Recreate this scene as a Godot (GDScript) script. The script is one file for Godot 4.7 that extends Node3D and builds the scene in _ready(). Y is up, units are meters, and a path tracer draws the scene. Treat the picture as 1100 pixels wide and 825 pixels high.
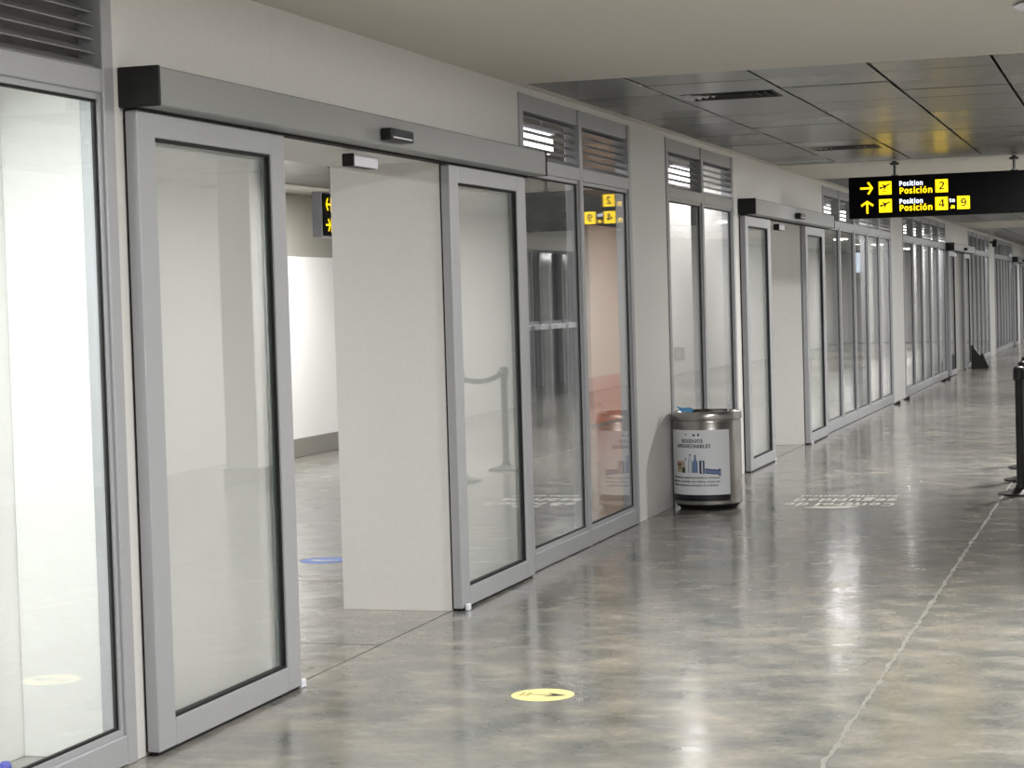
extends Node3D
# Airport corridor. x = 0 is the face of the glazed wall, the corridor runs towards -z, the camera stands at z = 0.

const CEIL := 2.87
const HEAD := 2.335          # underside of the door headers
var M := {}
var cache := {}
var names := {}

# ---------------------------------------------------------------- helpers
func numbered(called: String) -> String:
	var n: int = names.get(called, 0)
	names[called] = n + 1
	return called if n == 0 else "%s_%03d" % [called, n]

func tag(o: Node, label: String, category: String, group := "", kind := "") -> Node:
	o.set_meta("label", label)
	o.set_meta("category", category)
	if group != "": o.set_meta("group", group)
	if kind != "": o.set_meta("kind", kind)
	return o

func thing(called: String, at: Vector3, label: String, category: String, group := "", turn := 0.0, kind := "") -> Node3D:
	var o := Node3D.new()
	o.name = numbered(called)
	add_child(o, true)
	o.position = at
	o.rotation.y = turn
	tag(o, label, category, group, kind)
	return o

func put(parent: Node, called: String, mesh: Mesh, mat: Material, at := Vector3.ZERO, rot := Vector3.ZERO) -> MeshInstance3D:
	var o := MeshInstance3D.new()
	o.name = called
	o.mesh = mesh
	o.material_override = mat
	parent.add_child(o, true)
	o.position = at
	o.rotation = rot
	return o

func holder(parent: Node, called: String, at := Vector3.ZERO) -> Node3D:
	var o := Node3D.new()
	o.name = called
	parent.add_child(o, true)
	o.position = at
	return o

func quad(st: SurfaceTool, a: Vector3, b: Vector3, c: Vector3, d: Vector3, n: Vector3) -> void:
	var p := [a, b, c, a, c, d]
	if (b - a).cross(c - a).dot(n) > 0: p = [a, c, b, a, d, c]
	for v in p:
		st.set_normal(n)
		st.set_uv(Vector2(v.x + v.z * 0.37, v.y + v.z))
		st.add_vertex(v)

func tri(st: SurfaceTool, a: Vector3, b: Vector3, c: Vector3, n: Vector3) -> void:
	var p := [a, b, c]
	if (b - a).cross(c - a).dot(n) > 0: p = [a, c, b]
	for v in p:
		st.set_normal(n)
		st.set_uv(Vector2(v.x, v.y))
		st.add_vertex(v)

func add_cbox(st: SurfaceTool, s: Vector3, c: float, o := Vector3.ZERO) -> void:
	var h := s / 2.0
	c = minf(c, minf(h.x, minf(h.y, h.z)) * 0.9)
	var ax := [Vector3.RIGHT, Vector3.UP, Vector3.BACK]
	for i in 3:
		var j := (i + 1) % 3
		var k := (i + 2) % 3
		for sg in [-1.0, 1.0]:
			var n: Vector3 = ax[i] * sg
			var ctr: Vector3 = n * h[i] + o
			var u: Vector3 = ax[j] * (h[j] - c)
			var w: Vector3 = ax[k] * (h[k] - c)
			quad(st, ctr - u - w, ctr + u - w, ctr + u + w, ctr - u + w, n)
			for sj in [-1.0, 1.0]:
				var nn: Vector3 = (n + ax[j] * sj).normalized()
				var p1: Vector3 = n * h[i] + ax[j] * sj * (h[j] - c) + o
				var p2: Vector3 = n * (h[i] - c) + ax[j] * sj * h[j] + o
				quad(st, p1 - w, p1 + w, p2 + w, p2 - w, nn)
	for sx in [-1.0, 1.0]:
		for sy in [-1.0, 1.0]:
			for sz in [-1.0, 1.0]:
				var q := Vector3(sx, sy, sz)
				tri(st, q * (h - Vector3(0, c, c)) + o, q * (h - Vector3(c, 0, c)) + o, q * (h - Vector3(c, c, 0)) + o, q.normalized())

func box(s: Vector3, c := 0.003) -> Mesh:
	var key := [s, c]
	if not cache.has(key):
		if c <= 0.0:
			var b := BoxMesh.new()
			b.size = s
			cache[key] = b
		else:
			var st := SurfaceTool.new()
			st.begin(Mesh.PRIMITIVE_TRIANGLES)
			add_cbox(st, s, c)
			cache[key] = st.commit()
	return cache[key]

func span(parent: Node, called: String, a: Vector3, b: Vector3, mat: Material, c := 0.003) -> MeshInstance3D:
	return put(parent, called, box((b - a).abs(), c), mat, (a + b) / 2.0)

# a rectangular ring in the yz plane (gaskets, beads): outer size h x w, strip width t, depth d
func ring(w: float, h: float, t: float, d: float) -> Mesh:
	var key := ["ring", w, h, t, d]
	if not cache.has(key):
		var st := SurfaceTool.new()
		st.begin(Mesh.PRIMITIVE_TRIANGLES)
		for s in [-1.0, 1.0]:
			add_cbox(st, Vector3(d, t, w), 0.0008, Vector3(0, s * (h - t) / 2, 0))
			add_cbox(st, Vector3(d, h - 2 * t, t), 0.0008, Vector3(0, 0, s * (w - t) / 2))
		cache[key] = st.commit()
	return cache[key]

# lathe about y: profile of (radius, height), smooth groups split where the profile repeats a point
func lathe(prof: Array, seg := 48, cap := true) -> Mesh:
	var st := SurfaceTool.new()
	st.begin(Mesh.PRIMITIVE_TRIANGLES)
	for i in prof.size() - 1:
		var a: Vector2 = prof[i]
		var b: Vector2 = prof[i + 1]
		if a.is_equal_approx(b): continue
		var nr := Vector2(b.y - a.y, a.x - b.x).normalized()
		var n0 := nr
		var n1 := nr
		if i > 0:
			var z: Vector2 = prof[i - 1]
			var np := Vector2(a.y - z.y, z.x - a.x).normalized()
			if np.dot(nr) > 0.8: n0 = (np + nr).normalized()
		if i < prof.size() - 2:
			var z2: Vector2 = prof[i + 2]
			var nx := Vector2(z2.y - b.y, b.x - z2.x).normalized()
			if nx.dot(nr) > 0.8: n1 = (nx + nr).normalized()
		for k in seg:
			var t0 := TAU * k / seg
			var t1 := TAU * (k + 1) / seg
			var d0 := Vector3(sin(t0), 0, cos(t0))
			var d1 := Vector3(sin(t1), 0, cos(t1))
			var vs := [[d0 * a.x + Vector3.UP * a.y, d0 * n0.x + Vector3.UP * n0.y, k, a.y], [d1 * a.x + Vector3.UP * a.y, d1 * n0.x + Vector3.UP * n0.y, k + 1, a.y], [d1 * b.x + Vector3.UP * b.y, d1 * n1.x + Vector3.UP * n1.y, k + 1, b.y], [d0 * b.x + Vector3.UP * b.y, d0 * n1.x + Vector3.UP * n1.y, k, b.y]]
			for id in [0, 2, 1, 0, 3, 2]:
				st.set_normal(vs[id][1])
				st.set_uv(Vector2(vs[id][2] * 1.0 / seg, vs[id][3]))
				st.add_vertex(vs[id][0])
	return st.commit()

# a flat polygon in the xy plane, given thickness towards +z
func plate(poly: PackedVector2Array, d: float) -> Mesh:
	var st := SurfaceTool.new()
	st.begin(Mesh.PRIMITIVE_TRIANGLES)
	var idx := Geometry2D.triangulate_polygon(poly)
	for i in range(0, idx.size(), 3):
		var p := [poly[idx[i]], poly[idx[i + 1]], poly[idx[i + 2]]]
		tri(st, Vector3(p[0].x, p[0].y, d), Vector3(p[1].x, p[1].y, d), Vector3(p[2].x, p[2].y, d), Vector3.BACK)
		tri(st, Vector3(p[0].x, p[0].y, 0), Vector3(p[1].x, p[1].y, 0), Vector3(p[2].x, p[2].y, 0), Vector3.FORWARD)
	var ccw := not Geometry2D.is_polygon_clockwise(poly)
	for i in poly.size():
		var a := poly[i]
		var b := poly[(i + 1) % poly.size()]
		var n := Vector3(b.y - a.y, a.x - b.x, 0).normalized() * (1.0 if ccw else -1.0)
		quad(st, Vector3(a.x, a.y, 0), Vector3(b.x, b.y, 0), Vector3(b.x, b.y, d), Vector3(a.x, a.y, d), n)
	return st.commit()

func disc_poly(r: float, seg := 40) -> PackedVector2Array:
	var p := PackedVector2Array()
	for k in seg: p.append(Vector2(cos(TAU * k / seg), sin(TAU * k / seg)) * r)
	return p

func arrow_poly(L: float, w: float, head: float) -> PackedVector2Array:
	# an open arrow pointing +x, centred, made as one outline
	var h := L / 2
	var q := w * 0.75
	return PackedVector2Array([Vector2(-h, -w / 2), Vector2(h - w * 1.4, -w / 2), Vector2(h - head - q * 0.2, -head + q * 0.2), Vector2(h - head + q, -head - q * 0.5), Vector2(h, 0), Vector2(h - head + q, head + q * 0.5), Vector2(h - head - q * 0.2, head - q * 0.2), Vector2(h - w * 1.4, w / 2), Vector2(-h, w / 2)])

func text_mesh(t: String, height: float, bold := true, depth := 0.002) -> TextMesh:
	var f := SystemFont.new()
	f.font_names = PackedStringArray(["Droid Sans"])
	f.font_weight = 700 if bold else 400
	var m := TextMesh.new()
	m.text = t
	m.font = f
	m.font_size = 48
	m.pixel_size = height / 35.0        # cap height of the face is about 35 of 48
	m.depth = depth
	m.curve_step = 2.0
	return m

func tube(a: Vector3, b: Vector3, r: float) -> Mesh:
	var st := SurfaceTool.new()
	st.begin(Mesh.PRIMITIVE_TRIANGLES)
	var d := (b - a).normalized()
	var u := d.cross(Vector3.UP if absf(d.y) < 0.9 else Vector3.RIGHT).normalized()
	var w := d.cross(u)
	for k in 14:
		var n0 := u * cos(TAU * k / 14) + w * sin(TAU * k / 14)
		var n1 := u * cos(TAU * (k + 1) / 14) + w * sin(TAU * (k + 1) / 14)
		quad(st, a + n0 * r, a + n1 * r, b + n1 * r, b + n0 * r, (n0 + n1).normalized())
		tri(st, a, a + n0 * r, a + n1 * r, -d)
		tri(st, b, b + n0 * r, b + n1 * r, d)
	return st.commit()

func mat(color: Color, rough := 0.6, metal := 0.0) -> StandardMaterial3D:
	var m := StandardMaterial3D.new()
	m.albedo_color = color
	m.roughness = rough
	m.metallic = metal
	return m

func glow(color: Color, energy: float) -> StandardMaterial3D:
	var m := mat(color, 0.5)
	m.emission_enabled = true
	m.emission = color
	m.emission_energy_multiplier = energy
	return m

func noise_bytes(sd: int, size: int, freq: float, oct: int, stretch := 1.0) -> PackedByteArray:
	var n := FastNoiseLite.new()
	n.seed = sd
	n.noise_type = FastNoiseLite.TYPE_SIMPLEX_SMOOTH
	n.frequency = freq
	n.fractal_octaves = oct
	var im := n.get_seamless_image(size, int(size * stretch), false, false, 0.15)
	if stretch != 1.0: im.resize(size, size, Image.INTERPOLATE_BILINEAR)
	im.convert(Image.FORMAT_L8)
	return im.get_data()

# ---------------------------------------------------------------- materials
func make_materials() -> void:
	# polished concrete: cloudy patches, trowel marks, pale scuffs
	var S := 1024
	var big := noise_bytes(3, S, 0.006, 4)
	var mid := noise_bytes(11, S, 0.012, 5, 1.2)
	var fine := noise_bytes(23, S, 0.12, 3)
	var scuff := noise_bytes(37, S, 0.016, 6, 1.7)
	var col := PackedByteArray()
	var rgh := PackedByteArray()
	col.resize(S * S * 3)
	rgh.resize(S * S)
	for i in S * S:
		var b := big[i] / 255.0 - 0.5
		var m := mid[i] / 255.0 - 0.5
		var f := fine[i] / 255.0 - 0.5
		var s := scuff[i] / 255.0
		var v := 0.495 + b * 0.09 + m * 0.13 + f * 0.06
		var pale := clampf((s - 0.56) * 3.5, 0.0, 1.0)
		v += pale * 0.05
		var warm := m * 0.03 + b * 0.02
		col[i * 3] = clampi(int((v + 0.003 + warm) * 255), 0, 255)
		col[i * 3 + 1] = clampi(int((v - 0.004) * 255), 0, 255)
		col[i * 3 + 2] = clampi(int((v - 0.030 - warm) * 255), 0, 255)
		rgh[i] = clampi(int((0.17 + m * 0.10 + pale * 0.05 + f * 0.03) * 255), 15, 255)
	var ci := Image.create_from_data(S, S, false, Image.FORMAT_RGB8, col)
	var ri := Image.create_from_data(S, S, false, Image.FORMAT_L8, rgh)
	var fl := mat(Color(1, 1, 1), 1.0)
	fl.albedo_texture = ImageTexture.create_from_image(ci)
	fl.roughness_texture = ImageTexture.create_from_image(ri)
	fl.roughness_texture_channel = BaseMaterial3D.TEXTURE_CHANNEL_RED
	fl.uv1_triplanar = true
	fl.uv1_world_triplanar = true
	fl.uv1_scale = Vector3(0.21, 0.21, 0.21)
	fl.metallic_specular = 0.5
	var hn := FastNoiseLite.new()
	hn.seed = 5
	hn.frequency = 0.015
	hn.fractal_octaves = 3
	var ht := NoiseTexture2D.new()
	ht.width = 512
	ht.height = 512
	ht.seamless = true
	ht.noise = hn
	fl.heightmap_enabled = true
	fl.heightmap_texture = ht
	fl.heightmap_scale = 0.25
	M.floor = fl

	# painted plaster with a faint roller texture
	var wn := FastNoiseLite.new()
	wn.seed = 8
	wn.frequency = 0.05
	wn.fractal_octaves = 4
	var wt := NoiseTexture2D.new()
	wt.width = 512
	wt.height = 512
	wt.seamless = true
	wt.noise = wn
	var wr := Gradient.new()
	wr.set_color(0, Color(0.98, 0.98, 0.98))
	wr.set_color(1, Color(1, 1, 1))
	wt.color_ramp = wr
	var paint := mat(Color(0.865, 0.86, 0.85), 0.55)
	paint.albedo_texture = wt
	paint.uv1_triplanar = true
	paint.uv1_world_triplanar = true
	paint.uv1_scale = Vector3(0.7, 0.7, 0.7)
	M.paint = paint
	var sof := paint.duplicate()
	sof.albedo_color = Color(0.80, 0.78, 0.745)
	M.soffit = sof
	var grey := paint.duplicate()
	grey.albedo_color = Color(0.62, 0.61, 0.57)
	M.greypaint = grey
	var bright := paint.duplicate()
	bright.albedo_color = Color(0.93, 0.93, 0.92)
	M.whitepaint = bright
	var peach := paint.duplicate()
	peach.albedo_color = Color(0.80, 0.66, 0.56)
	M.peach = peach
	var orange := paint.duplicate()
	orange.albedo_color = Color(0.74, 0.38, 0.22)
	M.orange = orange
	M.skirting = mat(Color(0.53, 0.52, 0.49), 0.5)

	M.alu = mat(Color(0.635, 0.64, 0.655), 0.42, 0.1)
	M.header = mat(Color(0.54, 0.545, 0.545), 0.45, 0.1)
	M.slat = mat(Color(0.66, 0.66, 0.67), 0.35, 0.35)
	M.black = mat(Color(0.03, 0.03, 0.033), 0.5)
	M.cap = mat(Color(0.04, 0.037, 0.045), 0.6)
	M.rubber = mat(Color(0.02, 0.02, 0.022), 0.75)
	M.whiteplastic = mat(Color(0.88, 0.88, 0.92), 0.4)
	M.lens = mat(Color(0.05, 0.06, 0.12), 0.08)
	var g := mat(Color(0.93, 0.97, 0.96, 0.03), 0.0)
	g.transparency = BaseMaterial3D.TRANSPARENCY_ALPHA
	g.metallic_specular = 0.5
	M.glass = g
	var tint := g.duplicate()
	tint.albedo_color = Color(0.52, 0.59, 0.57, 0.10)
	M.leafglass = tint

	# brushed metal ceiling trays
	var cn := FastNoiseLite.new()
	cn.seed = 17
	cn.frequency = 0.03
	var ct := NoiseTexture2D.new()
	ct.width = 256
	ct.height = 256
	ct.seamless = true
	ct.noise = cn
	var cr := Gradient.new()
	cr.set_color(0, Color(0.9, 0.9, 0.9))
	cr.set_color(1, Color(1, 1, 1))
	ct.color_ramp = cr
	M.tiles = []
	for k in 3:
		var tm := mat(Color(0.52, 0.52, 0.50).darkened(0.03 * k), 0.27 + 0.02 * k, 0.8)
		tm.albedo_texture = ct
		tm.uv1_triplanar = true
		tm.uv1_world_triplanar = true
		M.tiles.append(tm)
	M.void = mat(Color(0.04, 0.04, 0.04), 0.9)
	M.steel = mat(Color(0.62, 0.61, 0.60), 0.24, 1.0)
	M.darksteel = mat(Color(0.3, 0.3, 0.31), 0.35, 0.8)
	M.yellow = glow(Color(1.0, 0.83, 0.02), 0.95)
	M.signwhite = glow(Color(0.86, 0.9, 1.0), 0.95)
	M.signblack = mat(Color(0.012, 0.012, 0.014), 0.55)
	M.signblack.metallic_specular = 0.2
	M.signglyph = mat(Color(0.03, 0.025, 0.01), 0.5)
	M.sticker = mat(Color(0.95, 0.89, 0.60), 0.4)
	M.ink = mat(Color(0.12, 0.09, 0.12), 0.5)
	M.sticker_ink = mat(Color(0.55, 0.47, 0.22), 0.5)
	M.floorwhite = mat(Color(0.93, 0.92, 0.88), 0.4)
	M.lamp = glow(Color(1.0, 0.98, 0.94), 2.5)
	M.batten = glow(Color(1.0, 0.99, 0.97), 1.3)
	M.grout = mat(Color(0.515, 0.51, 0.485), 0.4)
	M.darkjoint = mat(Color(0.36, 0.34, 0.30), 0.8)
	M.nightglass = mat(Color(0.02, 0.03, 0.05), 0.12)

# ---------------------------------------------------------------- camera and light
func _ready() -> void:
	var cam := Camera3D.new()
	cam.name = "camera"
	cam.fov = rad_to_deg(2.0 * atan(412.5 / 2186.5))
	cam.near = 0.05
	cam.far = 200.0
	cam.transform = Transform3D(Basis(Vector3.UP, 0.30190) * Basis(Vector3.RIGHT, -0.03977) * Basis(Vector3.BACK, -0.02908), Vector3(3.476, 1.6, 0))
	add_child(cam)
	cam.current = true
	var env := Environment.new()
	env.background_mode = Environment.BG_COLOR
	env.background_color = Color(0, 0, 0)
	env.tonemap_mode = Environment.TONE_MAPPER_LINEAR
	env.tonemap_exposure = 1.84
	env.sdfgi_enabled = true
	env.ssao_enabled = true
	env.ssil_enabled = true
	var we := WorldEnvironment.new()
	we.name = "environment"
	we.environment = env
	add_child(we)

	make_materials()
	build_lights()
	build_floor()
	build_ceiling()
	build_wall()
	build_right_side()
	build_hall()
	build_windows()
	build_doors()
	build_sign()
	build_bin()
	build_stanchions()
	build_small_things()

func area(parent: Node3D, at: Vector3, sx: float, sz: float, energy: float, color := Color(1.0, 0.995, 0.985)) -> void:
	var l := AreaLight3D.new()
	l.name = "lamp_light"
	l.area_size = Vector2(sx, sz)
	l.light_energy = energy
	l.light_color = color
	l.area_range = 30.0
	l.area_attenuation = 2.0
	l.shadow_enabled = true
	parent.add_child(l, true)
	l.position = at
	l.rotation.x = -PI / 2

func build_lights() -> void:
	# round downlights along the corridor
	var ring_m := lathe([Vector2(0.15, 0.0), Vector2(0.20, -0.004), Vector2(0.21, -0.012), Vector2(0.205, -0.018), Vector2(0.16, -0.014), Vector2(0.15, 0.0)], 40)
	var dif := lathe([Vector2(0.0, -0.008), Vector2(0.155, -0.008), Vector2(0.155, 0.0)], 40)
	for z in [3.0, -2.0, -5.7, -9.45, -18.6, -23.4, -27.6, -33.7, -40.5, -47.2, -54.0, -60.5]:  # the last one is unseen, added to brighten the far end
		var t := thing("ceiling_downlight", Vector3(3.15, CEIL, z), "round white downlight set flush in the corridor ceiling", "ceiling light", "downlights along the corridor")
		put(t, "trim_ring", ring_m, M.whiteplastic)
		put(t, "diffuser", dif, M.lamp)
		area(t, Vector3(0, -0.025, 0), 0.28, 0.28, 9.0 if z < -20.0 else (13.0 if z < -14.0 else (9.0 if z < -9.0 else 7.5)))
	# square LED panels in the ceiling of the hall behind the glass
	for a in [[-0.40, -12.98, "next to the first doors"], [-0.40, -17.45, "above the steel bin"], [-0.42, -26.4, "past the second doors"], [-0.50, -28.6, "before the white column"], [-0.42, -35.4, "past the white column"], [-0.42, -37.6, "before the third doors"], [-0.42, -48.4, "past the third doors"], [-0.42, -57.2, "before the fourth doors"]]:
		var t := thing("batten_light", Vector3(a[0], 2.60, a[1]), "white batten light hung behind the louvres " + a[2], "ceiling light", "batten lights behind the louvres")
		put(t, "diffuser", box(Vector3(0.12, 0.13, 0.78), 0.02), M.batten, Vector3(0, 0.065, 0))
		put(t, "tray", box(Vector3(0.14, 0.03, 0.80), 0.004), M.whiteplastic, Vector3(0, 0.147, 0))
		for zz in [-0.3, 0.3]:
			put(t, "rod", tube(Vector3(0, 0.16, zz), Vector3(0, CEIL - 2.60, zz), 0.006), M.whiteplastic)
		area(t, Vector3(0, -0.012, 0), 0.10, 0.74, 0.9 if a[1] > -20.0 else 3.0)
	for a in [[-3.2, -8.6, 9.0, "straight inside the first doorway"], [-3.9, -19.4, 8.0, "by the bright white boards"], [-2.2, -25.6, 0.35, "added to brighten the peach partition"], [-3.6, -32.0, 6.0, "in front of the dark glazing"], [-3.4, -44.0, 7.0, "beyond the dark glazing"], [-3.4, -53.0, 8.0, "level with the last glazed bay"], [-2.6, -61.5, 10.0, "added by the end wall to brighten the far panes"]]:  # peach-partition and end-wall panels are unseen lamps added for brightness
		var t := thing("ceiling_panel_light", Vector3(a[0], CEIL, a[1]), "square white LED panel light in the hall ceiling " + a[3], "ceiling light", "panel lights of the hall")
		var w := 0.64
		put(t, "frame", box(Vector3(w, 0.02, w), 0.004), M.whiteplastic, Vector3(0, -0.008, 0))
		put(t, "diffuser", box(Vector3(w - 0.06, 0.01, w - 0.06), 0.002), M.lamp, Vector3(0, -0.016, 0))
		area(t, Vector3(0, -0.03, 0), w - 0.08, w - 0.08, a[2])
	var t2 := thing("ceiling_panel_light", Vector3(-0.28, 2.445, -4.2), "long white panel light in the small room behind the white-lit window", "ceiling light")
	put(t2, "frame", box(Vector3(0.30, 0.02, 2.9), 0.004), M.whiteplastic, Vector3(0, -0.008, 0))
	put(t2, "diffuser", box(Vector3(0.26, 0.01, 2.84), 0.002), M.lamp, Vector3(0, -0.016, 0))
	area(t2, Vector3(0, -0.03, 0), 0.24, 2.8, 5.0, Color(0.96, 1.0, 0.995))

# ---------------------------------------------------------------- floor and ceiling
func build_floor() -> void:
	var f := Node3D.new()
	f.name = "floor"
	add_child(f)
	tag(f, "polished grey-beige concrete floor with clouded patches and pale joints", "floor", "", "structure")
	span(f, "base", Vector3(-9, -0.2, 8), Vector3(9, -0.03, -66), M.darkjoint, 0)
	# cast slabs with joints between them
	span(f, "slab", Vector3(0.0, -0.03, 8), Vector3(2.407, 0, -66), M.floor, 0)
	span(f, "slab", Vector3(2.413, -0.03, 8), Vector3(8.2, 0, -66), M.floor, 0)
	var zs := [8.0, -8.955, -11.03, -17.0, -23.0, -29.0, -35.0, -41.0, -47.0, -53.0, -66.0]
	for i in zs.size() - 1:
		span(f, "slab", Vector3(-8.2, -0.03, zs[i] - 0.006), Vector3(-0.012, 0, zs[i + 1] + 0.006), M.floor, 0)
	# pale ragged filler in the long joint
	var rng := RandomNumberGenerator.new()
	rng.seed = 41
	var st := SurfaceTool.new()
	st.begin(Mesh.PRIMITIVE_TRIANGLES)
	var z := 1.0
	var l := 0.016
	var r := 0.016
	while z > -60.0:
		var dz := rng.randf_range(0.02, 0.07) if z > -20 else 0.5
		var l2 := 0.003 + rng.randf() * rng.randf() * 0.022
		var r2 := 0.003 + rng.randf() * rng.randf() * 0.022
		quad(st, Vector3(2.41 - l, 0.0012, z), Vector3(2.41 + r, 0.0012, z), Vector3(2.41 + r2, 0.0012, z - dz), Vector3(2.41 - l2, 0.0012, z - dz), Vector3.UP)
		l = l2
		r = r2
		z -= dz
	put(f, "joint_filler", st.commit(), M.grout)

func build_ceiling() -> void:
	var c := Node3D.new()
	c.name = "ceiling"
	add_child(c)
	tag(c, "corridor ceiling of cream plaster soffits and grey metal trays", "ceiling", "", "structure")
	# plaster soffits
	span(c, "soffit", Vector3(-0.0, CEIL, 8), Vector3(8.2, 3.2, -11.4), M.soffit, 0)
	span(c, "soffit", Vector3(-0.0, CEIL, -20.0), Vector3(8.2, 3.2, -22.6), M.soffit, 0)
	span(c, "soffit", Vector3(-0.0, CEIL, -39.3), Vector3(8.2, 3.2, -43.8), M.soffit, 0)
	span(c, "plenum_board", Vector3(0.0, 2.95, -11.4), Vector3(8.2, 3.2, -66), M.void, 0)
	# metal trays, near field: each tray a piece
	var cols := [[0.05, 0.622], [0.640, 1.342], [1.360, 2.015], [2.033, 2.687], [2.705, 3.36], [3.372, 4.03], [4.042, 4.70], [4.712, 5.37], [5.382, 6.1]]
	var rows := 15
	var d := (20.0 - 11.42) / rows
	var rng := RandomNumberGenerator.new()
	rng.seed = 9
	for i in cols.size():
		for k in rows:
			var z0: float = -11.42 - d * k
			if i == 1 and (k == 2 or k == 11): continue
			var w: float = cols[i][1] - cols[i][0]
			var o := put(c, "tray", box(Vector3(w, 0.03, d - 0.008), 0.0015), M.tiles[rng.randi() % 3], Vector3((cols[i][0] + cols[i][1]) / 2, CEIL + 0.022 + rng.randf_range(-0.0015, 0.0015), z0 - d / 2))
			o.rotation = Vector3(rng.randf_range(-0.0022, 0.0022), 0, rng.randf_range(-0.0015, 0.0015))
	span(c, "edge_trim", Vector3(0.0, CEIL - 0.0, -11.4), Vector3(0.05, CEIL + 0.05, -20.0), M.soffit, 0.002)
	# far fields: too small to pick apart, joined
	for zz in [[-22.6, -39.3], [-43.8, -66.0]]:
		var st := SurfaceTool.new()
		st.begin(Mesh.PRIMITIVE_TRIANGLES)
		var zq: float = zz[0]
		while zq > zz[1] + 0.1:
			for cl in cols:
				add_cbox(st, Vector3(cl[1] - cl[0], 0.03, 0.56), 0.0015, Vector3((cl[0] + cl[1]) / 2, CEIL + 0.022 + rng.randf_range(-0.001, 0.001), zq - 0.29))
			zq -= 0.57
		var o2 := put(c, "far_trays", st.commit(), M.tiles[1])
		o2.set_meta("kind", "stuff")
		span(c, "edge_trim", Vector3(0.0, CEIL, zz[0]), Vector3(0.05, CEIL + 0.05, zz[1]), M.soffit, 0.002)
	# linear air diffusers in two tray places
	var which := ["near the first glazed bay", "in front of the hanging sign"]
	var q := 0
	for k in [2, 11]:
		var z0: float = -11.42 - d * k
		var t := thing("air_diffuser", Vector3(0.99, CEIL + 0.01, z0 - d / 2), "dark slotted air diffuser set among metal ceiling trays " + which[q], "air vent")
		q += 1
		put(t, "plenum", box(Vector3(0.69, 0.01, d - 0.01), 0), M.void, Vector3(0, 0.03, 0))
		for s in [-1.0, 1.0]:
			put(t, "frame", box(Vector3(0.7, 0.024, 0.05), 0.002), M.tiles[1], Vector3(0, 0.008, s * (d / 2 - 0.03)))
			put(t, "frame", box(Vector3(0.05, 0.024, d - 0.12), 0.002), M.tiles[1], Vector3(s * 0.325, 0.008, 0))
		for j in 4:
			var w := 0.55 - j * 0.11
			for s in [-1.0, 1.0]:
				put(t, "vane", box(Vector3(w, 0.004, 0.035), 0.001), M.darksteel, Vector3(0, 0.006, s * (0.20 - j * 0.052)), Vector3(s * 0.7, 0, 0))
		# end pieces of the nested cones
			for s in [-1.0, 1.0]:
				put(t, "vane", box(Vector3(0.035, 0.004, 0.40 - j * 0.104), 0.001), M.darksteel, Vector3(s * (w / 2), 0.006, 0), Vector3(0, 0, -s * 0.7))

# ---------------------------------------------------------------- the glazed wall
func build_wall() -> void:
	var w := Node3D.new()
	w.name = "wall_left"
	add_child(w)
	tag(w, "off-white plastered piers and bulkheads between the glazed bays", "wall", "", "structure")
	# piers: z from, to, depth
	for a in [[-6.50, -7.9, 0.61], [-10.0, -11.43, 0.61], [-14.12, -15.25, 0.10], [-17.92, -19.55, 0.75], [-21.6, -23.2, 0.61], [-29.7, -31.25, 0.40], [-38.2, -39.6, 0.61], [-41.7, -43.3, 0.61], [-49.2, -51.0, 0.40], [-58.0, -66.0, 0.61]]:
		span(w, "pier", Vector3(-a[2], 0, a[0]), Vector3(0, 3.0, a[1]), M.paint, 0.0015)
	# bulkheads above the door openings and above the windows
	for a in [[-7.9, -10.0], [-19.55, -21.6], [-39.6, -41.7]]:
		span(w, "lintel", Vector3(-0.61, HEAD + 0.01, a[0]), Vector3(0, 3.0, a[1]), M.paint, 0.0)
	for a in [[8.0, -6.5], [-11.43, -14.12], [-15.25, -17.92], [-23.2, -29.7], [-31.25, -38.2], [-43.3, -49.2], [-51.0, -58.0]]:
		span(w, "bulkhead", Vector3(-0.12, 2.832, a[0]), Vector3(0, 3.0, a[1]), M.paint, 0.003)
	# solid wall behind the camera's shoulder
	span(w, "pier", Vector3(-0.3, 0, 8), Vector3(0, 2.832, -2.2), M.paint, 0.004)

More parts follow.
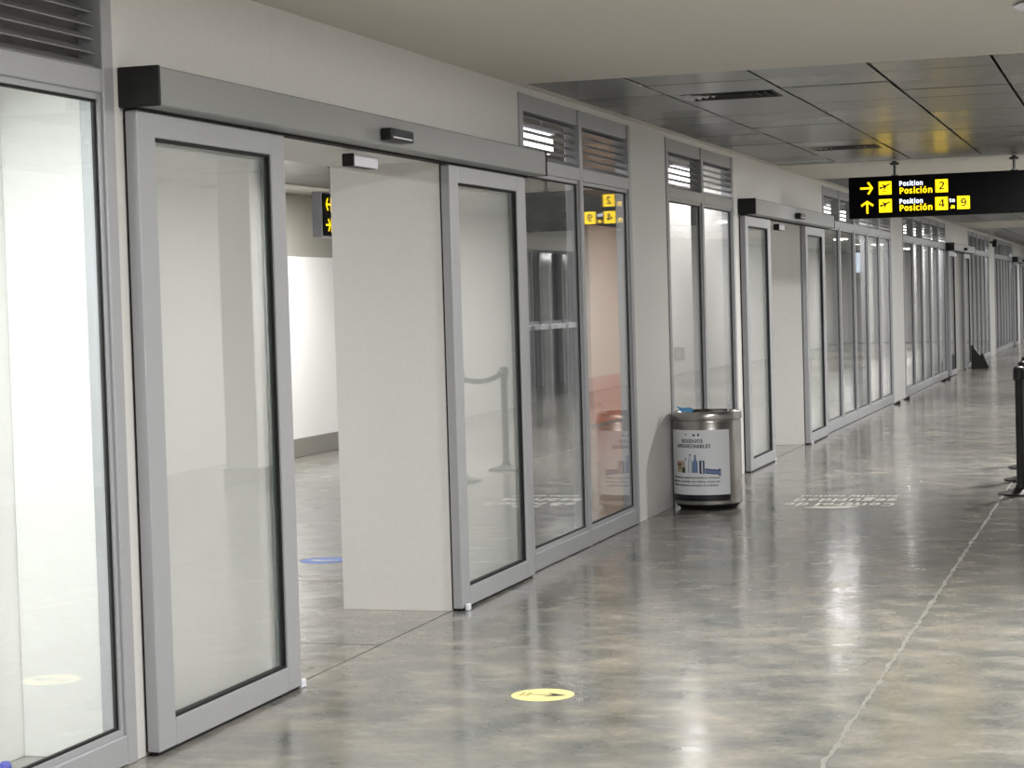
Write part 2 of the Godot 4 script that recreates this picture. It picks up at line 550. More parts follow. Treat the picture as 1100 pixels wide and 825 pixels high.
func build_right_side() -> void:
	var w := Node3D.new()
	w.name = "wall_right"
	add_child(w)
	tag(w, "plain white wall on the far side of the corridor", "wall", "", "structure")
	span(w, "panel", Vector3(5.8, 0, 8), Vector3(6.1, 3.0, -30.2), M.paint, 0.004)
	span(w, "panel", Vector3(5.8, 0, -34.4), Vector3(6.1, 3.0, -66), M.paint, 0.004)
	span(w, "panel", Vector3(5.8, 2.45, -30.2), Vector3(6.1, 3.0, -34.4), M.paint, 0.004)
	span(w, "night_pane", Vector3(5.95, 0, -30.2), Vector3(6.1, 2.45, -34.4), M.nightglass, 0.0)
	for k in 5:
		span(w, "mullion", Vector3(5.84, 0, -30.25 - k * 1.01), Vector3(5.96, 2.45, -30.32 - k * 1.01), M.alu, 0.003)
	span(w, "rail", Vector3(5.86, 1.15, -30.2), Vector3(5.96, 1.24, -34.4), M.whiteplastic, 0.003)
	var c := thing("square_column", Vector3(4.6, 0, -17.4), "square white column on the far side of the corridor", "column")
	put(c, "shaft", box(Vector3(0.32, CEIL - 0.14, 0.36), 0.006), M.whitepaint, Vector3(0, 0.14 + (CEIL - 0.14) / 2, 0))
	put(c, "plinth", box(Vector3(0.36, 0.14, 0.40), 0.004), M.skirting, Vector3(0, 0.07, 0))
	var b := Node3D.new()
	b.name = "wall_back"
	add_child(b)
	tag(b, "plain wall closing the corridor behind the viewer", "wall", "", "structure")
	span(b, "panel", Vector3(-9, 0, 8.0), Vector3(9, 3.2, 8.2), M.paint, 0.004)
	var e := Node3D.new()
	e.name = "wall_end"
	add_child(e)
	tag(e, "plain wall closing the far end of the corridor", "wall", "", "structure")
	span(e, "panel", Vector3(-9, 0, -66.2), Vector3(9, 3.2, -66.0), M.paint, 0.004)

func build_hall() -> void:
	# the hall seen through the open doors and the glass
	var w := Node3D.new()
	w.name = "wall_hall"
	add_child(w)
	tag(w, "hall wall with bright white lower boards, grey upper band and grey skirting", "wall", "", "structure")
	span(w, "upper_band", Vector3(-5.6, 2.17, 8), Vector3(-5.3, 3.0, -24), M.greypaint, 0.003)
	for k in 13:
		span(w, "board", Vector3(-5.6, 0.2, 8 - k * 2.4615), Vector3(-5.285, 2.17, 8 - (k + 1) * 2.4615 + 0.004), M.whitepaint, 0.003)
	span(w, "skirting", Vector3(-5.6, 0, 8), Vector3(-5.27, 0.2, -24), M.skirting, 0.004)
	span(w, "return_wall", Vector3(-8.0, 0, -24), Vector3(-5.3, 3.0, -24.2), M.paint, 0.004)
	span(w, "back_panel", Vector3(-8.0, 0, -24.2), Vector3(-7.6, 3.0, -31), M.paint, 0.004)
	span(w, "back_panel", Vector3(-8.0, 0, -45), Vector3(-7.6, 3.0, -66), M.paint, 0.004)
	span(w, "night_pane", Vector3(-8.0, 0, -31), Vector3(-7.6, 2.55, -45), M.nightglass, 0.0)
	span(w, "fascia", Vector3(-8.0, 2.55, -31), Vector3(-7.55, 3.0, -45), M.greypaint, 0.003)
	for k in 10:
		span(w, "mullion", Vector3(-7.62, 0, -31.0 - k * 1.55), Vector3(-7.5, 2.55, -31.09 - k * 1.55), M.alu, 0.003)
	span(w, "rail", Vector3(-7.62, 1.15, -31), Vector3(-7.52, 1.24, -45), M.whiteplastic, 0.003)
	var c := Node3D.new()
	c.name = "ceiling_hall"
	add_child(c)
	tag(c, "grey metal ceiling of the hall behind the glass", "ceiling", "", "structure")
	for k in 37:
		span(c, "tray", Vector3(-8.2, CEIL, 8 - k * 2.0), Vector3(-0.12, CEIL + 0.03, 8 - (k + 1) * 2.0 + 0.008), M.tiles[k % 3], 0.002)
	span(c, "deck", Vector3(-8.2, CEIL + 0.06, 8), Vector3(0, CEIL + 0.3, -66), M.void, 0)
	span(c, "beam", Vector3(-5.3, CEIL - 0.02, 8), Vector3(-4.7, CEIL + 0.03, -24), M.soffit, 0.003)
	# the small room behind the white-lit window
	var r := Node3D.new()
	r.name = "wall_room"
	add_child(r)
	tag(r, "white partition of the small room behind the white-lit window", "wall", "", "structure")
	span(r, "partition", Vector3(-0.55, 0, -1.0), Vector3(-0.45, 3.0, -6.5), M.whitepaint, 0.003)
	span(r, "partition", Vector3(-0.55, 0, -0.95), Vector3(-0.3, 3.0, -1.05), M.whitepaint, 0.003)
	span(r, "added_low_ceiling", Vector3(-0.45, 2.445, -1.05), Vector3(-0.095, 2.47, -6.5), M.whitepaint, 0.002)  # unseen ceiling added to keep the room lamp out of the louvres
	# warm partition deep in the hall
	var p := thing("painted_partition", Vector3(-3.3, 0, -25.75), "peach partition with an orange lower band standing in the hall behind glass", "partition")
	put(p, "upper_panel", box(Vector3(0.12, 1.95, 1.5), 0.004), M.peach, Vector3(0, 0.62 + 0.975, 0))
	put(p, "lower_panel", box(Vector3(0.16, 0.60, 1.54), 0.004), M.orange, Vector3(0, 0.32, 0))
	put(p, "plinth", box(Vector3(0.13, 0.02, 1.5), 0), M.skirting, Vector3(0, 0.01, 0))
	var k2 := thing("information_kiosk", Vector3(-0.75, 0, -34.0), "dark kiosk cabinet with a bright white screen behind the long glazed bay", "kiosk")
	put(k2, "cabinet", box(Vector3(0.7, 1.9, 0.35), 0.01), M.black, Vector3(0, 0.95, 0))
	put(k2, "screen_frame", box(Vector3(0.7, 0.40, 0.20), 0.008), M.black, Vector3(0, 2.10, 0))
	put(k2, "screen", box(Vector3(0.62, 0.33, 0.01), 0.002), glow(Color(0.86, 0.92, 1.0), 1.0), Vector3(0, 2.10, 0.105))
	# hall sign hanging parallel to the corridor
	var s := thing("hanging_sign", Vector3(-3.4, 2.22, -16.50), "black hanging sign with yellow squares inside the hall beyond the open doorway", "sign")
	put(s, "housing", box(Vector3(0.09, 0.40, 1.9), 0.006), M.whiteplastic, Vector3(0, 0.20, -0.95))
	put(s, "face", box(Vector3(0.012, 0.37, 1.86), 0.002), M.signblack, Vector3(0.049, 0.20, -0.95))
	for yy in [0.29, 0.11]:
		var ar := put(s, "arrow", plate(arrow_poly(0.10, 0.016, 0.05), 0.003), M.yellow, Vector3(0.055, yy, -0.12), Vector3(0, PI / 2, 0))
		if yy > 0.2: ar.rotation = Vector3(0, PI / 2, PI)
		if yy > 0.2: ar.position.x = 0.058
		put(s, "yellow_square", box(Vector3(0.004, 0.125, 0.125), 0), M.yellow, Vector3(0.056, yy, -0.25))
	for zz in [-0.35, -1.55]:
		put(s, "hanger", lathe([Vector2(0.012, 0.40), Vector2(0.012, 0.62), Vector2(0.04, 0.64), Vector2(0.04, 0.65)], 16), M.darksteel, Vector3(0, 0, zz))

# one glazed bay with louvres over it: z0 is its end nearest the camera
func window_bay(n: int, z0: float, z1: float, panes: int, label: String) -> void:
	var w := Node3D.new()
	w.name = "window_%d" % n
	add_child(w)
	w.position = Vector3(0, 0, z0)
	tag(w, label, "window", "glazed bays of the corridor wall", "structure")
	var L := z0 - z1
	var mw := 0.075
	var pw := (L - mw) / panes
	for k in panes + 1:
		var zc := -mw / 2 - k * pw
		put(w, "mullion", box(Vector3(0.10, 2.832, mw), 0.004), M.alu, Vector3(-0.04, 1.416, zc))
	var iw := pw - mw
	for k in panes:
		var zc := -mw - k * pw - iw / 2
		put(w, "sill", box(Vector3(0.10, 0.105, iw), 0.004), M.alu, Vector3(-0.04, 0.0525 + 0.004, zc))
		put(w, "transom", box(Vector3(0.10, 0.085, iw), 0.004), M.alu, Vector3(-0.04, 2.4175, zc))
		put(w, "head_panel", box(Vector3(0.09, 0.10, iw), 0.003), M.alu, Vector3(-0.045, 2.782, zc))
		var h := 2.375 - 0.109
		put(w, "bead", ring(iw, h, 0.022, 0.045), M.alu, Vector3(-0.026, 0.109 + h / 2, zc))
		put(w, "gasket", ring(iw - 0.044, h - 0.044, 0.009, 0.016), M.rubber, Vector3(-0.02, 0.109 + h / 2, zc))
		put(w, "pane", box(Vector3(0.008, h - 0.05, iw - 0.05), 0), M.glass, Vector3(-0.02, 0.109 + h / 2, zc))
		for s in 6:
			put(w, "louvre_slat", box(Vector3(0.056, 0.005, iw), 0.0015), M.slat, Vector3(-0.045, 2.482 + s * 0.0475, zc), Vector3(0, 0, -0.55))

func build_windows() -> void:
	window_bay(1, -2.43, -6.50, 3, "white-lit glazed bay with louvres, beside the first sliding doors' black header cap")
	window_bay(2, -11.43, -14.12, 2, "two-pane glazed bay with louvres between first sliding doors and the pier by the bin")
	window_bay(3, -15.25, -17.92, 2, "two-pane glazed bay with louvres right behind the steel bin")
	window_bay(4, -23.2, -29.7, 5, "five-pane glazed bay with louvres just past the second sliding doors, below the sign")
	window_bay(5, -31.25, -38.2, 5, "five-pane glazed bay with louvres before the third sliding doors")
	window_bay(6, -43.3, -49.2, 5, "glazed bay with louvres behind the black bag")
	window_bay(7, -51.0, -58.0, 6, "last glazed bay with louvres before the fourth sliding doors")

func leaf(d: Node3D, za: float, wz: float) -> void:
	var lf := holder(d, "sliding_leaf", Vector3(0.035, 0, za - wz / 2))
	var H := HEAD - 0.022
	var y0 := 0.014
	var sw := 0.135
	for s in [-1.0, 1.0]:
		put(lf, "stile", box(Vector3(0.05, H, sw), 0.004), M.alu, Vector3(0, y0 + H / 2, s * (wz - sw) / 2))
	var iw := wz - 2 * sw
	put(lf, "bottom_rail", box(Vector3(0.05, 0.10, iw), 0.003), M.alu, Vector3(0, y0 + 0.05, 0))
	put(lf, "top_rail", box(Vector3(0.05, 0.09, iw), 0.003), M.alu, Vector3(0, y0 + H - 0.045, 0))
	var gh := H - 0.19
	var gy := y0 + 0.10 + gh / 2
	put(lf, "gasket", ring(iw, gh, 0.010, 0.030), M.rubber, Vector3(0, gy, 0))
	put(lf, "pane", box(Vector3(0.008, gh - 0.012, iw - 0.012), 0), M.leafglass, Vector3(0.0, gy, 0))
	put(lf, "brush_seal", box(Vector3(0.03, 0.012, wz - 0.02), 0), M.rubber, Vector3(0, 0.008, 0))
	put(lf, "gap_shade_strip", box(Vector3(0.012, H, 0.03), 0.002), M.rubber, Vector3(-0.027, y0 + H / 2, wz / 2 - 0.02))  # black strip in place of the shade between leaf and wall

func door(n: int, zd: float, label: String) -> void:
	var d := Node3D.new()
	d.name = "door_%d" % n
	add_child(d)
	d.position = Vector3(0, 0, zd)
	tag(d, label, "sliding door", "automatic sliding doors along the corridor", "structure")
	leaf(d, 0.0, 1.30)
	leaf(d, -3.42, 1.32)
	put(d, "header", box(Vector3(0.158, 0.138, 4.88), 0.005), M.header, Vector3(0.080, HEAD + 0.071, -2.43))
	put(d, "header_gap_shade", box(Vector3(0.05, 0.012, 4.86), 0), M.rubber, Vector3(0.036, HEAD - 0.002, -2.43))  # black strip standing in for the shaded gap between header and leaves
	put(d, "end_cap", box(Vector3(0.164, 0.144, 0.016), 0.004), M.cap, Vector3(0.082, HEAD + 0.071, 0.018))
	put(d, "end_cap", box(Vector3(0.164, 0.144, 0.016), 0.004), M.cap, Vector3(0.082, HEAD + 0.071, -4.878))
	var s := put(d, "motion_sensor", box(Vector3(0.055, 0.055, 0.30), 0.006), M.black, Vector3(0.187, HEAD + 0.053, -2.32))
	put(s, "lens", box(Vector3(0.006, 0.030, 0.27), 0.002), M.lens, Vector3(0.026, 0.008, 0))
	put(s, "lens_strip", box(Vector3(0.006, 0.008, 0.25), 0.002), M.whiteplastic, Vector3(0.026, -0.014, 0))
	var s2 := put(d, "inner_sensor", box(Vector3(0.06, 0.06, 0.30), 0.004), M.black, Vector3(-0.06, HEAD - 0.045, -2.46))
	put(s2, "cover", box(Vector3(0.008, 0.058, 0.296), 0.002), M.whiteplastic, Vector3(0.031, 0, -0.004))
	put(d, "floor_guide", box(Vector3(0.045, 0.035, 0.05), 0.004), M.whiteplastic, Vector3(0.035, 0.0175, -1.33))
	put(d, "floor_guide", box(Vector3(0.02, 0.035, 0.05), 0.004), M.whiteplastic, Vector3(0.074, 0.0175, -3.47))

func build_doors() -> void:
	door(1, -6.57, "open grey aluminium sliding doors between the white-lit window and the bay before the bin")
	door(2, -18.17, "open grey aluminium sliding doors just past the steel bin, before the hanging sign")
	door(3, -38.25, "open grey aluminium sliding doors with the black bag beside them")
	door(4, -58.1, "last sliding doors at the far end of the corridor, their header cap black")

# ---------------------------------------------------------------- things
func build_sign() -> void:
	var s := thing("hanging_sign", Vector3(0.742, 2.322, -20.0), "long black hanging sign with yellow pictograms and position numbers across the corridor", "sign")
	var W := 1.86
	put(s, "housing", box(Vector3(W, 0.402, 0.12), 0.006), M.signblack, Vector3(W / 2, 0.201, -0.062))
	var zf := 0.0
	put(s, "arrow", plate(arrow_poly(0.125, 0.019, 0.055), 0.003), M.yellow, Vector3(0.176, 0.291, zf))
	put(s, "arrow", plate(arrow_poly(0.125, 0.019, 0.055), 0.003), M.yellow, Vector3(0.178, 0.108, zf), Vector3(0, 0, PI / 2))
	var plane := PackedVector2Array([Vector2(-0.050, -0.018), Vector2(-0.044, -0.024), Vector2(-0.008, -0.008), Vector2(-0.016, -0.030), Vector2(-0.008, -0.033), Vector2(0.014, 0.003), Vector2(0.046, 0.019), Vector2(0.052, 0.029), Vector2(0.040, 0.030), Vector2(0.004, 0.015), Vector2(-0.030, 0.026), Vector2(-0.036, 0.021), Vector2(-0.014, 0.006), Vector2(-0.034, -0.004), Vector2(-0.046, 0.004), Vector2(-0.053, 0.003)])
	for yy in [0.287, 0.115]:
		var q := put(s, "pictogram_tile", box(Vector3(0.122, 0.128, 0.004), 0.0005), M.yellow, Vector3(0.353, yy, zf))
		put(q, "aeroplane", plate(plane, 0.003), M.signglyph, Vector3(0, 0.012, 0.0015))
		put(q, "runway", box(Vector3(0.05, 0.008, 0.003), 0), M.signglyph, Vector3(-0.012, -0.035, 0.003))
	for a in [["Position", 0.602, 0.322, 0.047, true, "white"], ["Posición", 0.646, 0.252, 0.060, true, "yellow"], ["Position", 0.600, 0.150, 0.047, true, "white"], ["Posición", 0.643, 0.086, 0.060, true, "yellow"], ["to", 0.989, 0.142, 0.038, true, "white"], ["a", 0.993, 0.082, 0.042, true, "yellow"]]:
		var t := put(s, "lettering", text_mesh(a[0], a[3]), M.signwhite if a[5] == "white" else M.yellow, Vector3(a[1], a[2], zf + 0.001))
		var bb: AABB = t.mesh.get_aabb()
		t.scale.x = {"Position": 0.222, "Posición": 0.309, "to": 0.052, "a": 0.040}[a[0]] / bb.size.x
	for a in [["2", 0.892, 0.285], ["4", 0.888, 0.115], ["9", 1.095, 0.116]]:
		var q := put(s, "number_tile", box(Vector3(0.118, 0.124, 0.004), 0.0005), M.yellow, Vector3(a[1], a[2], zf))
		put(q, "numeral", text_mesh(a[0], 0.078, true), M.signglyph, Vector3(0, 0, 0.003))
	for x in [0.44, 1.57]:
		put(s, "hanger", lathe([Vector2(0.035, 0.402), Vector2(0.035, 0.412), Vector2(0.013, 0.414), Vector2(0.013, 0.505), Vector2(0.045, 0.51), Vector2(0.045, 0.53), Vector2(0.02, 0.535), Vector2(0.02, CEIL - 2.322)], 20), M.darksteel, Vector3(x, 0, -0.062))

func bend(m: Mesh, r: float, phi0: float, y0: float, sx := 1.0) -> Mesh:
	# lay a flat xy mesh round a cylinder of radius r; x = 0 falls on the angle phi0
	var src: Array = m.surface_get_arrays(0)
	var vs: PackedVector3Array = src[Mesh.ARRAY_VERTEX]
	var ns: PackedVector3Array = src[Mesh.ARRAY_NORMAL]
	for i in vs.size():
		var p := vs[i]
		var f := phi0 + p.x * sx / r
		var rr := r + p.z
		vs[i] = Vector3(sin(f) * rr, p.y + y0, cos(f) * rr)
		var q := ns[i]
		ns[i] = Vector3(q.x * cos(f) + q.z * sin(f), q.y, -q.x * sin(f) + q.z * cos(f))
	src[Mesh.ARRAY_VERTEX] = vs
	src[Mesh.ARRAY_NORMAL] = ns
	src[Mesh.ARRAY_TANGENT] = null
	var am := ArrayMesh.new()
	am.add_surface_from_arrays(Mesh.PRIMITIVE_TRIANGLES, src)
	return am

func poster_image() -> Image:
	# flat print: u across, v down, 3 bottles, a can, boxes and a lying bottle
	var W := 384
	var H := 320
	var im := Image.create(W, H, false, Image.FORMAT_RGB8)
	im.fill(Color(0.90, 0.91, 0.93))
	var px := func(x: float) -> int: return int(x * W)
	var py := func(y: float) -> int: return int(y * H)
	var fr := func(x0: float, y0: float, x1: float, y1: float, c: Color) -> void: im.fill_rect(Rect2i(px.call(x0), py.call(y0), maxi(1, px.call(x1) - px.call(x0)), maxi(1, py.call(y1) - py.call(y0))), c)
	# logos
	fr.call(0.28, 0.055, 0.31, 0.06, Color(0.6, 0.6, 0.65))
	fr.call(0.41, 0.05, 0.42, 0.085, Color(0.12, 0.12, 0.2))
	fr.call(0.425, 0.05, 0.435, 0.06, Color(0.3, 0.3, 0.4))
	fr.call(0.52, 0.06, 0.55, 0.085, Color(0.1, 0.1, 0.18))
	fr.call(0.585, 0.05, 0.605, 0.085, Color(0.1, 0.1, 0.18))
	# cardboard and paper
	fr.call(0.24, 0.435, 0.40, 0.60, Color(0.72, 0.69, 0.60))
	fr.call(0.255, 0.47, 0.335, 0.50, Color(0.45, 0.15, 0.13))
	fr.call(0.35, 0.53, 0.40, 0.605, Color(0.22, 0.24, 0.20))
	fr.call(0.27, 0.50, 0.33, 0.56, Color(0.62, 0.56, 0.42))
	fr.call(0.385, 0.39, 0.415, 0.45, Color(0.74, 0.76, 0.82))
	fr.call(0.415, 0.40, 0.425, 0.42, Color(0.2, 0.2, 0.25))
	# upright bottles
	for b in [[0.475, Color(0.80, 0.83, 0.88), 0.34], [0.545, Color(0.45, 0.53, 0.72), 0.35]]:
		for yi in range(py.call(b[2]), py.call(0.60)):
			var t: float = (yi * 1.0 / H - b[2]) / (0.60 - b[2])
			var hw := 0.010 if t < 0.18 else lerpf(0.010, 0.032, smoothstep(0.18, 0.45, t))
			for xi in range(px.call(b[0] - hw), px.call(b[0] + hw) + 1):
				var e: float = absf(xi * 1.0 / W - b[0]) / hw
				var c: Color = b[1]
				if e > 0.78: c = c.darkened(0.35)
				if t < 0.06: c = Color(0.2, 0.25, 0.45)
				im.set_pixel(clampi(xi, 0, W - 1), yi, c)
	# can
	fr.call(0.60, 0.43, 0.665, 0.61, Color(0.16, 0.19, 0.34))
	fr.call(0.625, 0.44, 0.648, 0.605, Color(0.86, 0.87, 0.9))
	# lying bottle
	for xi in range(px.call(0.67), px.call(0.87)):
		var t: float = (xi * 1.0 / W - 0.67) / 0.20
		var hh := 0.035 if t < 0.85 else 0.05
		var yc := 0.575 + t * 0.025
		for yi in range(py.call(yc - hh), py.call(yc + hh)):
			im.set_pixel(xi, yi, Color(0.40, 0.47, 0.66) if absf(yi * 1.0 / H - yc) < hh * 0.6 else Color(0.20, 0.24, 0.42))
	# navy foot band
	fr.call(0.0, 0.915, 1.0, 1.0, Color(0.03, 0.03, 0.09))
	fr.call(0.05, 0.945, 0.80, 0.955, Color(0.20, 0.20, 0.30))
	return im

func build_bin() -> void:
	var b := thing("waste_bin", Vector3(0.285, 0, -15.2), "round brushed steel waste bin with a printed recycling poster, beside the white pier", "waste bin")
	var r := 0.258
	put(b, "base", lathe([Vector2(0.0, 0.0), Vector2(0.205, 0.0), Vector2(0.215, 0.006), Vector2(0.225, 0.02), Vector2(0.245, 0.034), Vector2(0.25, 0.042), Vector2(0.0, 0.042)], 56), M.rubber)
	var st: StandardMaterial3D = M.steel.duplicate()
	var nz := FastNoiseLite.new()
	nz.seed = 4
	nz.frequency = 0.02
	var nt := NoiseTexture2D.new()
	nt.width = 256
	nt.height = 256
	nt.seamless = true
	nt.noise = nz
	st.anisotropy_enabled = true
	st.anisotropy = 0.5
	put(b, "body", lathe([Vector2(0.25, 0.042), Vector2(r, 0.046), Vector2(r, 0.66), Vector2(r - 0.003, 0.665), Vector2(r - 0.003, 0.68)], 64), st)
	put(b, "rim", lathe([Vector2(r - 0.003, 0.672), Vector2(r + 0.005, 0.676), Vector2(r + 0.006, 0.69), Vector2(r + 0.006, 0.728), Vector2(r, 0.738), Vector2(r - 0.02, 0.74), Vector2(r - 0.03, 0.73), Vector2(r - 0.035, 0.70)], 64), st)
	put(b, "inner_liner", lathe([Vector2(0.0, 0.35), Vector2(0.21, 0.36), Vector2(r - 0.035, 0.70)], 48), M.black)
	# poster wrapped round the left of the drum
	var phi := deg_to_rad(11.85 - 27.5)
	var PW := 0.60
	var y0 := 0.072
	var y1 := 0.608
	var ps := SurfaceTool.new()
	ps.begin(Mesh.PRIMITIVE_TRIANGLES)
	var n := 36
	for k in n:
		var u0 := k * 1.0 / n
		var u1 := (k + 1) * 1.0 / n
		var f0 := phi + (u0 - 0.5) * PW / r
		var f1 := phi + (u1 - 0.5) * PW / r
		var d0 := Vector3(sin(f0), 0, cos(f0))
		var d1 := Vector3(sin(f1), 0, cos(f1))
		var q := [[d0 * (r + 0.0015) + Vector3.UP * y1, d0, Vector2(u0, 0)], [d1 * (r + 0.0015) + Vector3.UP * y1, d1, Vector2(u1, 0)], [d1 * (r + 0.0015) + Vector3.UP * y0, d1, Vector2(u1, 1)], [d0 * (r + 0.0015) + Vector3.UP * y0, d0, Vector2(u0, 1)]]
		for id in [0, 1, 2, 0, 2, 3]:
			ps.set_normal(q[id][1])
			ps.set_uv(q[id][2])
			ps.add_vertex(q[id][0])
	var pm := mat(Color(1, 1, 1), 0.35)
	pm.albedo_texture = ImageTexture.create_from_image(poster_image())
	pm.texture_repeat = false
	var po := put(b, "poster", ps.commit(), pm)
	for a in [["RESIDUOS", 0.525, 0.028, 0.178], ["APROVECHABLES", 0.486, 0.028, 0.295], ["Sin líquidos, papel periódico, revistas", 0.250, 0.0135, 0.43], ["plásticos, botellas de vidrio, vasos de", 0.220, 0.0135, 0.43], ["cartón, empaques y botellas de bebidas.", 0.192, 0.0135, 0.41]]:
		var tm := text_mesh(a[0], a[2], true, 0.001)
		var bb := tm.get_aabb()
		put(po, "lettering", bend(tm, r + 0.0022, phi, a[1], a[3] / bb.size.x), M.ink)
	# rubbish showing over the rim
	var bag := thing("blue_wrapper", Vector3(0.17, 0.752, -14.995), "crumpled light blue wrapper sticking out of the steel bin", "litter")
	var bst := SurfaceTool.new()
	bst.begin(Mesh.PRIMITIVE_TRIANGLES)
	var pts := [Vector3(-0.075, 0.038, 0.0), Vector3(-0.03, 0.022, 0.02), Vector3(0.03, 0.026, 0.0), Vector3(0.065, 0.012, 0.01), Vector3(0.05, -0.011, 0.0), Vector3(-0.03, -0.011, 0.015), Vector3(0.0, 0.010, -0.04)]
	for f in [[0, 1, 5], [1, 2, 5], [2, 4, 5], [2, 3, 4], [0, 5, 6], [1, 0, 6], [2, 1, 6], [3, 2, 6], [4, 3, 6], [5, 4, 6]]:
		var nn: Vector3 = (pts[f[1]] - pts[f[0]]).cross(pts[f[2]] - pts[f[0]]).normalized()
		tri(bst, pts[f[0]], pts[f[1]], pts[f[2]], nn if nn.dot((pts[f[0]] + pts[f[1]] + pts[f[2]]) / 3.0) > 0 else -nn)
	put(bag, "wrapper", bst.commit(), mat(Color(0.35, 0.62, 0.82), 0.4))
	var sp := thing("white_spoon", Vector3(0.46, 0.66, -15.12), "thin white plastic stick leaning over the rim of the steel bin", "litter")
	put(sp, "stick", tube(Vector3(-0.03, -0.05, 0), Vector3(0.02, 0.13, -0.01), 0.007), M.whiteplastic)
	put(sp, "tip", tube(Vector3(0.018, 0.122, -0.01), Vector3(0.026, 0.152, -0.012), 0.010), M.whiteplastic)

func build_stanchions() -> void:
	var basem := lathe([Vector2(0, 0), Vector2(0.172, 0.0), Vector2(0.175, 0.006), Vector2(0.172, 0.014), Vector2(0.12, 0.026), Vector2(0.06, 0.042), Vector2(0.045, 0.055), Vector2(0.042, 0.075), Vector2(0.0, 0.076)], 48)
	var postm := lathe([Vector2(0.032, 0.05), Vector2(0.032, 0.90), Vector2(0.0, 0.90)], 32)
	var headm := lathe([Vector2(0.032, 0.885), Vector2(0.045, 0.89), Vector2(0.045, 0.965), Vector2(0.04, 0.985), Vector2(0.025, 0.995), Vector2(0.0, 0.997)], 32)
	var spots := [Vector3(2.54, 0, -16.22), Vector3(2.51, 0, -17.40), Vector3(2.47, 0, -18.6)]
	var labels := ["black belt stanchion standing by the pale floor joint, first of the row", "black belt stanchion behind the first one, second of the row", "black belt stanchion at the end of the row of three"]
	for i in 3:
		var s := thing("belt_stanchion", spots[i], labels[i], "stanchion", "black belt stanchions")
		put(s, "base", basem, M.black)
		put(s, "post", postm, M.black)
		put(s, "belt_head", headm, M.black)
		put(s, "belt_clip", box(Vector3(0.02, 0.06, 0.03), 0.003), M.darksteel, Vector3(0.05, 0.93, 0.0))
		if i == 2: continue
		var to: Vector3 = spots[i + 1] - spots[i]
		var L := to.length()
		# belt sagging a little towards the next post
		var st := SurfaceTool.new()
		st.begin(Mesh.PRIMITIVE_TRIANGLES)
		var n := 12
		var dir := to.normalized()
		var nrm := dir.cross(Vector3.UP)
		for k in n:
			var a := k * 1.0 / n
			var c := (k + 1) * 1.0 / n
			var ya := 0.93 - 0.05 * 4 * a * (1 - a)
			var yc := 0.93 - 0.05 * 4 * c * (1 - c)
			var pa := dir * lerpf(0.045, L - 0.045, a)
			var pc := dir * lerpf(0.045, L - 0.045, c)
			for sg in [-1.0, 1.0]:
				var off: Vector3 = nrm * 0.0012 * sg
				quad(st, pa + Vector3.UP * (ya - 0.024) + off, pc + Vector3.UP * (yc - 0.024) + off, pc + Vector3.UP * (yc + 0.024) + off, pa + Vector3.UP * (ya + 0.024) + off, nrm * sg)
		put(s, "belt", st.commit(), M.black)

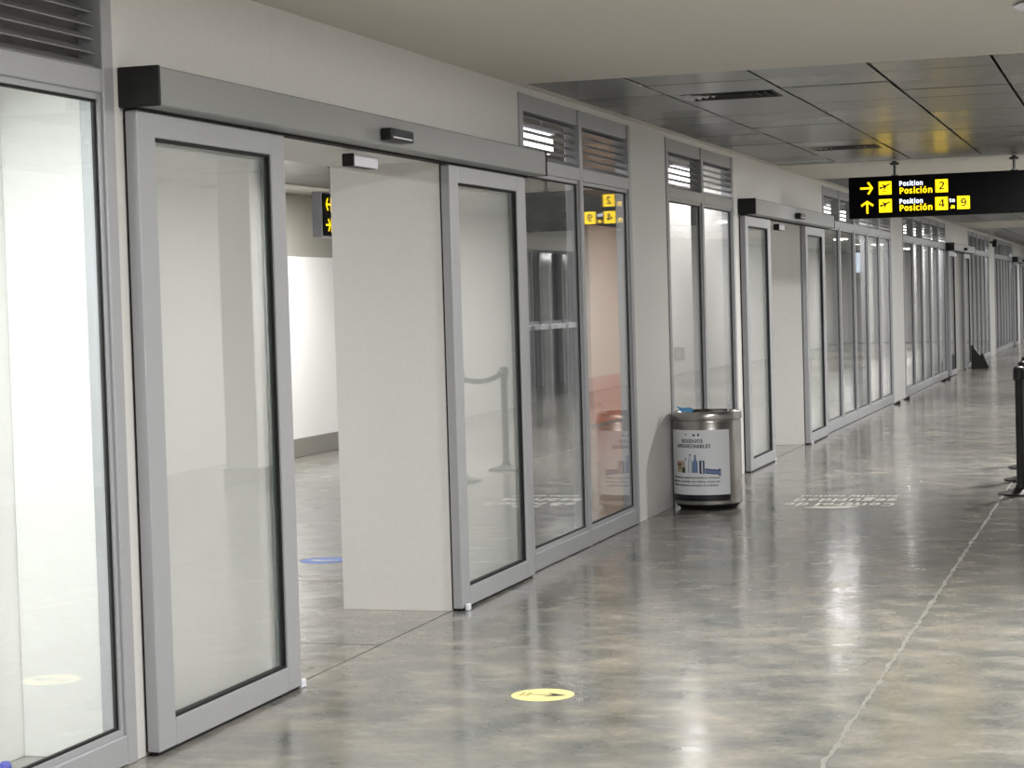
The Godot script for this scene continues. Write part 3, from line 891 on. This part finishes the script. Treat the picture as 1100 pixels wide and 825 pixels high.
func build_small_things() -> void:
	# round yellow arrow sticker
	var y := thing("floor_sticker", Vector3(1.11, 0.0, -7.895), "round yellow floor sticker with a dark arrow", "sticker")
	put(y, "disc", plate(disc_poly(0.129, 56), 0.0012), M.sticker, Vector3.ZERO, Vector3(-PI / 2, 0, 0))
	put(y, "arrow", plate(PackedVector2Array([Vector2(-0.055, -0.004), Vector2(0.045, -0.004), Vector2(0.005, -0.034), Vector2(0.022, -0.036), Vector2(0.098, 0.0), Vector2(0.022, 0.036), Vector2(0.005, 0.034), Vector2(0.045, 0.004), Vector2(-0.055, 0.004)]), 0.0006), M.ink, Vector3(0.005, 0.0012, 0), Vector3(-PI / 2, 0, 0))
	for k in 2:
		put(y, "lettering", text_mesh(["siga la", "flecha"][k], 0.017, true, 0.0004), M.sticker_ink, Vector3(-0.088 + k * 0.027, 0.0014, 0.0), Vector3(-PI / 2, PI / 2, 0))
	# white lettering on the floor, to be read from the other end
	var t := thing("floor_lettering", Vector3(1.235, 0.0, -15.72), "white painted lettering on the corridor floor past the bin, read from the far end", "floor marking")
	for a in [["Control de", 0.21, 0.84, 0.27], ["seguridad", 0.21, 0.78, -0.06], ["Security control", 0.10, 0.76, -0.36]]:
		var tm := text_mesh(a[0], a[1], true, 0.001)
		var o := put(t, "lettering", tm, M.floorwhite, Vector3(0, 0.0008, a[3]), Vector3(-PI / 2, PI, 0))
		o.scale.x = a[2] / tm.get_aabb().size.x
	put(t, "swoosh", plate(PackedVector2Array([Vector2(-0.19, 0.0), Vector2(-0.11, 0.09), Vector2(0.04, 0.07), Vector2(0.20, 0.12), Vector2(0.13, -0.01), Vector2(0.02, -0.05), Vector2(-0.08, -0.04)]), 0.001), M.floorwhite, Vector3(-0.03, 0, 0.52), Vector3(-PI / 2, 0, 0))
	# blue sticker on the hall floor
	var bs := thing("floor_sticker", Vector3(-1.53, 0, -11.94), "round blue and white floor sticker inside the hall beyond the doorway", "sticker")
	put(bs, "disc", plate(disc_poly(0.15, 40), 0.0012), mat(Color(0.38, 0.55, 0.92), 0.4), Vector3.ZERO, Vector3(-PI / 2, 0, 0))
	put(bs, "footprint", plate(PackedVector2Array([Vector2(-0.09, -0.02), Vector2(-0.02, -0.05), Vector2(0.09, -0.02), Vector2(0.10, 0.02), Vector2(0.0, 0.01), Vector2(-0.08, 0.04)]), 0.0005), M.floorwhite, Vector3(0, 0.0012, 0), Vector3(-PI / 2, 0, 0))
	# black bag by the third doors
	var bag := thing("black_bag", Vector3(0.30, 0, -42.0), "slumped black bag standing on the floor by the third sliding doors", "bag")
	put(bag, "body", plate(PackedVector2Array([Vector2(-0.17, 0.0), Vector2(0.16, 0.0), Vector2(0.17, 0.05), Vector2(0.10, 0.20), Vector2(0.06, 0.31), Vector2(0.035, 0.32), Vector2(0.01, 0.26), Vector2(-0.06, 0.36), Vector2(-0.11, 0.42), Vector2(-0.13, 0.49), Vector2(-0.165, 0.48)]), 0.22), M.black, Vector3(0, 0, -0.11))
	put(bag, "strap", tube(Vector3(-0.15, 0.47, 0.0), Vector3(-0.10, 0.10, 0.125), 0.015), M.rubber)
	# small bits left along the window foot
	for a in [[0.10, -29.2, "before the white column"], [0.10, -30.4, "against the white column"], [0.09, -36.3, "under the fourth pane before the third doors"], [0.10, -37.0, "next to the third doors"]]:
		var w := thing("rubber_wedge", Vector3(a[0], 0, a[1]), "small black rubber wedge on the floor " + a[2], "door wedge", "rubber wedges along the glazing")
		put(w, "wedge", plate(PackedVector2Array([Vector2(-0.05, 0), Vector2(0.05, 0), Vector2(0.05, 0.045), Vector2(0.03, 0.05)]), 0.06), M.rubber, Vector3(0, 0, -0.03))
	# small camera under the far ceiling
	var cc := thing("security_camera", Vector3(0.0, 2.66, -49.6), "small black security camera on the far pier above the black bag", "camera")
	put(cc, "bracket", box(Vector3(0.10, 0.04, 0.04), 0.004), M.black, Vector3(0.05, 0.05, 0))
	put(cc, "body", box(Vector3(0.10, 0.11, 0.34), 0.012), M.black, Vector3(0.12, 0.02, 0.04), Vector3(0.25, 0, 0))
	put(cc, "lens", tube(Vector3(0.12, -0.025, 0.20), Vector3(0.12, -0.03, 0.225), 0.03), M.lens)
	# blue cap inside the first window
	var c := thing("blue_bottle", Vector3(-0.30, 0, -6.12), "small blue capped bottle on the floor behind the white-lit window", "bottle")
	put(c, "bottle_body", lathe([Vector2(0, 0), Vector2(0.035, 0), Vector2(0.036, 0.03), Vector2(0.022, 0.045)], 24), M.greypaint)
	put(c, "bottle_cap", lathe([Vector2(0.022, 0.034), Vector2(0.024, 0.036), Vector2(0.022, 0.06), Vector2(0.014, 0.07), Vector2(0, 0.072)], 24), mat(Color(0.08, 0.14, 0.62), 0.35))
	# switch plate on the pier behind the bin's window
	var sw := thing("switch_plate", Vector3(-0.52, 1.10, -17.915), "small grey switch plate on the cream wall behind the bin's window", "switch")
	put(sw, "plate", box(Vector3(0.10, 0.12, 0.012), 0.003), M.skirting, Vector3(0, 0, 0.003))
	put(sw, "rocker", box(Vector3(0.04, 0.06, 0.006), 0.002), M.greypaint, Vector3(0, 0, 0.011))
